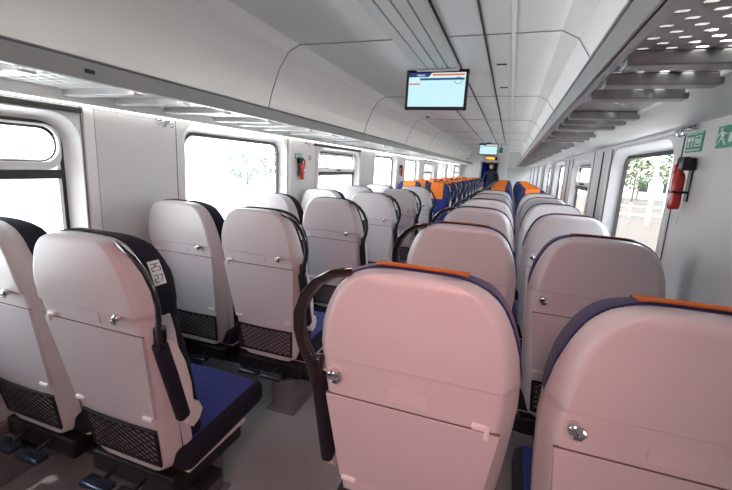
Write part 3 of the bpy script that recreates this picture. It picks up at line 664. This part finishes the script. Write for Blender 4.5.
# rack brackets at the wall (small cast hooks)
def hook(x, y, s, lab):
    root = tag(empty('coat_hook', (x, y, CAMZ + (0.185 if s > 0 else 0.212))), lab, 'coat hook', 'coat hooks under the luggage racks')
    m = MB(); m.box(*sorted((0, s * 0.012)), -0.045, 0.045, -0.008, 0.022, 0.003); m.build('plate', chrome_m, root)
    m = MB()
    for dy in (-0.028, 0.028): m.tube([(s * 0.01, dy, 0.01), (s * 0.035, dy, 0.004), (s * 0.05, dy, -0.012), (s * 0.045, dy, -0.026), (s * 0.03, dy, -0.03)], 0.005, 8)
    m.build('hook', chrome_m, root, True)
hook(WL, 1.86, 1, 'pair of metal coat hooks under the left rack before the big window')
hook(WL, 3.62, 1, 'pair of metal coat hooks under the left rack above the left extinguisher')
hook(WR, 1.99, -1, 'pair of metal coat hooks under the right rack above the green signs')
# ceiling sensor domes
for x_, y_, z_, lab in ((-0.16, 1.95, ZC, 'small round ceiling fitting near the top of the photo'), (-1.3, 6.3, ZC - 0.0, 'small dark ceiling sensor on the left ceiling slope'), (-1.62, 15.6, CAMZ + 0.44, 'small dark camera dome at the far left ceiling corner')):
    m = MB(); m.ball((x_, y_, z_), 0.035, (1, 1, 0.5)); o = m.build('ceiling_sensor', dark_m if y_ > 5 else chrome_m, None, True); tag(o, lab, 'sensor')
# pink fill added behind the viewer to tint the near seats, shaped as a ceiling lamp
fill_m = mat('fill_glow', (0.8, 0.4, 0.4), 0.4, emit=(1.0, 0.46, 0.46), es=1.5)
o = empty('pink_fill', (0.1, -0.9, ZC - 0.002)); tag(o, 'added pink fill light behind the viewer, shaped as a ceiling lamp', 'fill light')
m = MB(); m.box(-0.25, 0.25, -0.25, 0.25, -0.03, -0.022, 0.003); m.build('diffuser', fill_m, o)
m = MB(); m.box(-0.27, 0.27, -0.27, 0.27, -0.022, 0.0, 0.004); m.build('fill_housing', rev_m, o)
ld = bpy.data.lights.new('fill_light', 'AREA'); ld.shape = 'SQUARE'; ld.size = 0.5; ld.spread = math.radians(95); ld.energy = 14; ld.color = (1.0, 0.46, 0.46)
lo = bpy.data.objects.new('fill_light', ld); C.objects.link(lo); lo.parent = o; lo.location = (0, 0, -0.05); lo.rotation_euler = (math.radians(52), 0, math.radians(-4))
# ------------------------------------------------------------------ person in the doorway
def skin_fig(name, m_, nodes, edges, parent, root_i=0, sub=2):
    me = bpy.data.meshes.new(name); me.from_pydata([n_[0] for n_ in nodes], edges, []); o = bpy.data.objects.new(name, me); C.objects.link(o)
    sk = o.modifiers.new('skin', 'SKIN'); sk.use_smooth_shade = True
    for i, n_ in enumerate(nodes):
        v = me.skin_vertices[0].data[i]; v.radius = (n_[1], n_[2] if len(n_) > 2 else n_[1]); v.use_root = (i == root_i)
    sb = o.modifiers.new('sub', 'SUBSURF'); sb.levels = sub; sb.render_levels = sub
    me.materials.append(m_); o.parent = parent; return o
P = tag(empty('person', (-0.72, YE - 0.55, 0)), 'person in dark navy clothes standing in the far doorway', 'person')
body = [((0, 0, 0.95), 0.15, 0.11), ((0, 0, 1.12), 0.14, 0.11), ((0, 0, 1.32), 0.18, 0.12), ((0, 0, 1.42), 0.13, 0.09), ((0, 0, 1.50), 0.055), ((0, -0.01, 1.60), 0.08, 0.09), ((0, -0.01, 1.70), 0.07, 0.08),
        ((-0.10, 0, 0.86), 0.095), ((-0.11, 0, 0.48), 0.065), ((-0.11, 0.01, 0.10), 0.045), ((-0.115, -0.12, 0.04), 0.04),
        ((0.10, 0, 0.86), 0.095), ((0.12, 0, 0.48), 0.065), ((0.12, 0.01, 0.10), 0.045), ((0.125, -0.12, 0.04), 0.04),
        ((-0.20, 0, 1.40), 0.07), ((-0.27, 0, 1.12), 0.055), ((-0.25, -0.10, 0.88), 0.042), ((0.20, 0, 1.40), 0.07), ((0.27, 0, 1.12), 0.055), ((0.25, -0.10, 0.88), 0.042)]
skin_fig('body', navy_m, body, [(0, 1), (1, 2), (2, 3), (3, 4), (4, 5), (5, 6), (0, 7), (7, 8), (8, 9), (9, 10), (0, 11), (11, 12), (12, 13), (13, 14), (3, 15), (15, 16), (16, 17), (3, 18), (18, 19), (19, 20)], P)
m = MB(); m.ball((0, -0.025, 1.635), 0.098, (0.80, 0.92, 1.18)); m.ball((0, -0.118, 1.625), 0.016, (0.8, 1, 1.3)); m.ball((-0.082, -0.02, 1.63), 0.022, (0.5, 1, 1.4)); m.ball((0.082, -0.02, 1.63), 0.022, (0.5, 1, 1.4)); hd = m.build('head', skin_m, P, True)
m = MB()
for sx in (-1, 1): m.ball((sx * 0.032, -0.108, 1.65), 0.009)
m.box(-0.022, 0.022, -0.115, -0.105, 1.585, 1.592); m.build('eyes', hair_m, hd, True)
m = MB(); m.ball((0, 0.0, 1.69), 0.112, (0.86, 0.98, 0.92)); m.build('hair', hair_m, P, True)
for sx in (-1, 1):
    n_ = [((sx * 0.25, -0.10, 0.88), 0.026), ((sx * 0.25, -0.13, 0.82), 0.032, 0.018)]; e_ = [(0, 1)]
    for q in range(4):
        i = len(n_); n_ += [((sx * 0.25 + (q - 1.5) * 0.017, -0.15, 0.77), 0.009), ((sx * 0.25 + (q - 1.5) * 0.018, -0.155, 0.735 - 0.006 * (1 - abs(q - 1.5))), 0.008)]; e_ += [(1, i), (i, i + 1)]
    i = len(n_); n_ += [((sx * 0.215, -0.155, 0.80), 0.010)]; e_ += [(1, i)]
    skin_fig('hand', skin_m, n_, e_, P, 0, 1)
m = MB(); g = [[(-0.16 + 0.3 * t + 0.0 * k, 0.02 * math.sin(t * 9), 0.0 - 0.9 * k) for t in [q / 8 for q in range(9)]] for k in (0, 0.4, 0.8, 1)]
m.grid(g); bmesh.ops.solidify(m.bm, geom=m.bm.faces[:], thickness=0.05)
o = m.build('hanging_coat', mat('bright_blue_cloth', (0.03, 0.06, 0.75), 0.8), None, True); o.location = (-1.05, YE + 0.9, CAMZ + 0.30); tag(o, 'bright blue cloth hanging behind the person in the far doorway', 'coat')
m = MB(); m.tube([(-1.08, YE + 0.9, CAMZ + 0.30), (-1.08, YE + 0.9, ZC)], 0.008, 6); o = m.build('coat_rail', frame_m); tag(o, 'thin rail holding the blue cloth behind the far doorway', 'rail')
# ------------------------------------------------------------------ outside
gm = mat('outside_ground', (0.058, 0.044, 0.033), 0.95, noise=0.18, nscale=0.8, coord='Object')
m = MB(); m.box(WR + 1.2, 70, -30, 120, -1.3, -1.2); struct(m.build('ground_right', gm))
gm2 = mat('platform_paving', (0.78, 0.78, 0.77), 0.9, noise=0.08, nscale=2)
m = MB(); m.box(-60, WL - 0.5, -30, 90, -0.6, -0.5); struct(m.build('ground_left', gm2))
fol = mat('foliage', (0.07, 0.10, 0.045), 0.9, noise=0.4, nscale=6); bark = mat('bark', (0.12, 0.09, 0.07), 0.9)
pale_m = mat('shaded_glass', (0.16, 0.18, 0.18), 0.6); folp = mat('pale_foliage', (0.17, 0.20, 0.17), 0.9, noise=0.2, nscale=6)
def tree(x, y, h, r, lab, fol=fol):
    root = tag(empty('tree', (x, y, -1.2)), lab, 'tree', 'trees outside the windows')
    m = MB(); m.tube([(0, 0, 0), (0.05, 0, h * 0.4), (0, 0.03, h * 0.75)], [0.12, 0.09, 0.04], 8)
    for q in range(5): a = q * 1.3; m.tube([(0, 0, h * (0.4 + 0.06 * q)), (math.cos(a) * r * 0.6, math.sin(a) * r * 0.6, h * (0.6 + 0.06 * q))], [0.05, 0.015], 6)
    m.build('trunk', bark, root, True)
    m = MB()
    for q in range(260):
        a = random.uniform(0, 2 * PI); u = random.uniform(-1, 1); rr_ = r * random.uniform(0.35, 1) ** 0.6
        c = Vector((rr_ * math.cos(a) * math.sqrt(1 - u * u), rr_ * math.sin(a) * math.sqrt(1 - u * u), h * 0.68 + u * h * 0.34))
        ax = Vector((random.uniform(-1, 1), random.uniform(-1, 1), random.uniform(-1, 1))).normalized(); o1 = ax.orthogonal().normalized() * 0.22; o2 = ax.cross(o1)
        m.poly([c + o1, c + o2 * 0.6, c - o1, c - o2 * 0.6])
    m.build('crown', fol, root)
for i, (x, y, h, r) in enumerate([(14, 44, 6.5, 1.7), (17, 52, 5.5, 2.0), (12.5, 50, 4.8, 1.6), (20.5, 45, 6.8, 1.6), (22, 56, 6, 2.6), (15.5, 60, 6.2, 2.2)]):
    tree(x, y, h, r, ['tall slim', 'round', 'low', 'narrow', 'wide', 'distant'][i] + ' green tree outside the right window')
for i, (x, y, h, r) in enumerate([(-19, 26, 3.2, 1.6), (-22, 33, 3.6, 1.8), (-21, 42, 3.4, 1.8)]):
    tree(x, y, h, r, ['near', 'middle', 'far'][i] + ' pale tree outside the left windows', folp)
conc = mat('concrete', (0.6, 0.58, 0.55), 0.9, noise=0.06)
for i, (x, y) in enumerate([(8.0, 28), (12.5, 40)]):
    o = tag(empty('mast', (x, y, -1.2)), ['nearer', 'farther'][i] + ' tall grey line mast outside the right window', 'mast', 'masts beside the track')
    m = MB(); m.tube([(0, 0, 0), (0, 0, 9)], [0.13, 0.08], 8); m.build('post', conc, o, True); m = MB(); m.tube([(0, 0, 7.5), (-1.8, 0, 8.2)], 0.035, 6); m.build('arm', conc, o)
o = tag(empty('fence', (0, 0, -1.2)), 'low pale fence running across the ground outside the right window', 'fence')
m = MB(); m.box(6, 40, 33.0, 33.06, 0.15, 0.25); m.box(6, 40, 33.0, 33.06, 0.75, 0.85); m.build('rail', conc, o)
for q in range(16): m = MB(); m.box(6 + q * 2.2, 6.12 + q * 2.2, 32.95, 33.1, 0, 1.0); m.build('post', conc, o)
def building(x0, x1, y0, y1, h, lab, z=-1.2, face='y'):
    o = tag(empty('building', (0, 0, z)), lab, 'building')
    m = MB(); m.box(x0, x1, y0, y1, 0, h); m.build('walls', mat('render_wall', (0.75, 0.72, 0.68), 0.9, noise=0.05), o)
    m = MB(); m.prism([(y0 - 0.4, h), (y1 + 0.4, h), ((y0 + y1) / 2, h + 1.5)], 'x', x0 - 0.4, x1 + 0.4); m.build('roof', mat('roof_tiles', (0.45, 0.33, 0.28), 0.8), o)
    n = int((x1 - x0) / 3) if face == 'y' else int((y1 - y0) / 3)
    for q in range(max(1, n)):
        m = MB()
        if face == 'y': m.box(x0 + 1 + q * 3, x0 + 2.2 + q * 3, y0 - 0.05, y0, 1, 2.4)
        else: m.box(x1, x1 + 0.05, y0 + 1 + q * 3, y0 + 2.2 + q * 3, 1, 2.4)
        m.build('window', frame_m if face == 'y' else pale_m, o)
building(10, 30, 66, 74, 3.4, 'long low pale building far outside the right window')
building(-34, -26, 10, 34, 4.0, 'pale building across the platform outside the left windows', -0.5, 'x')
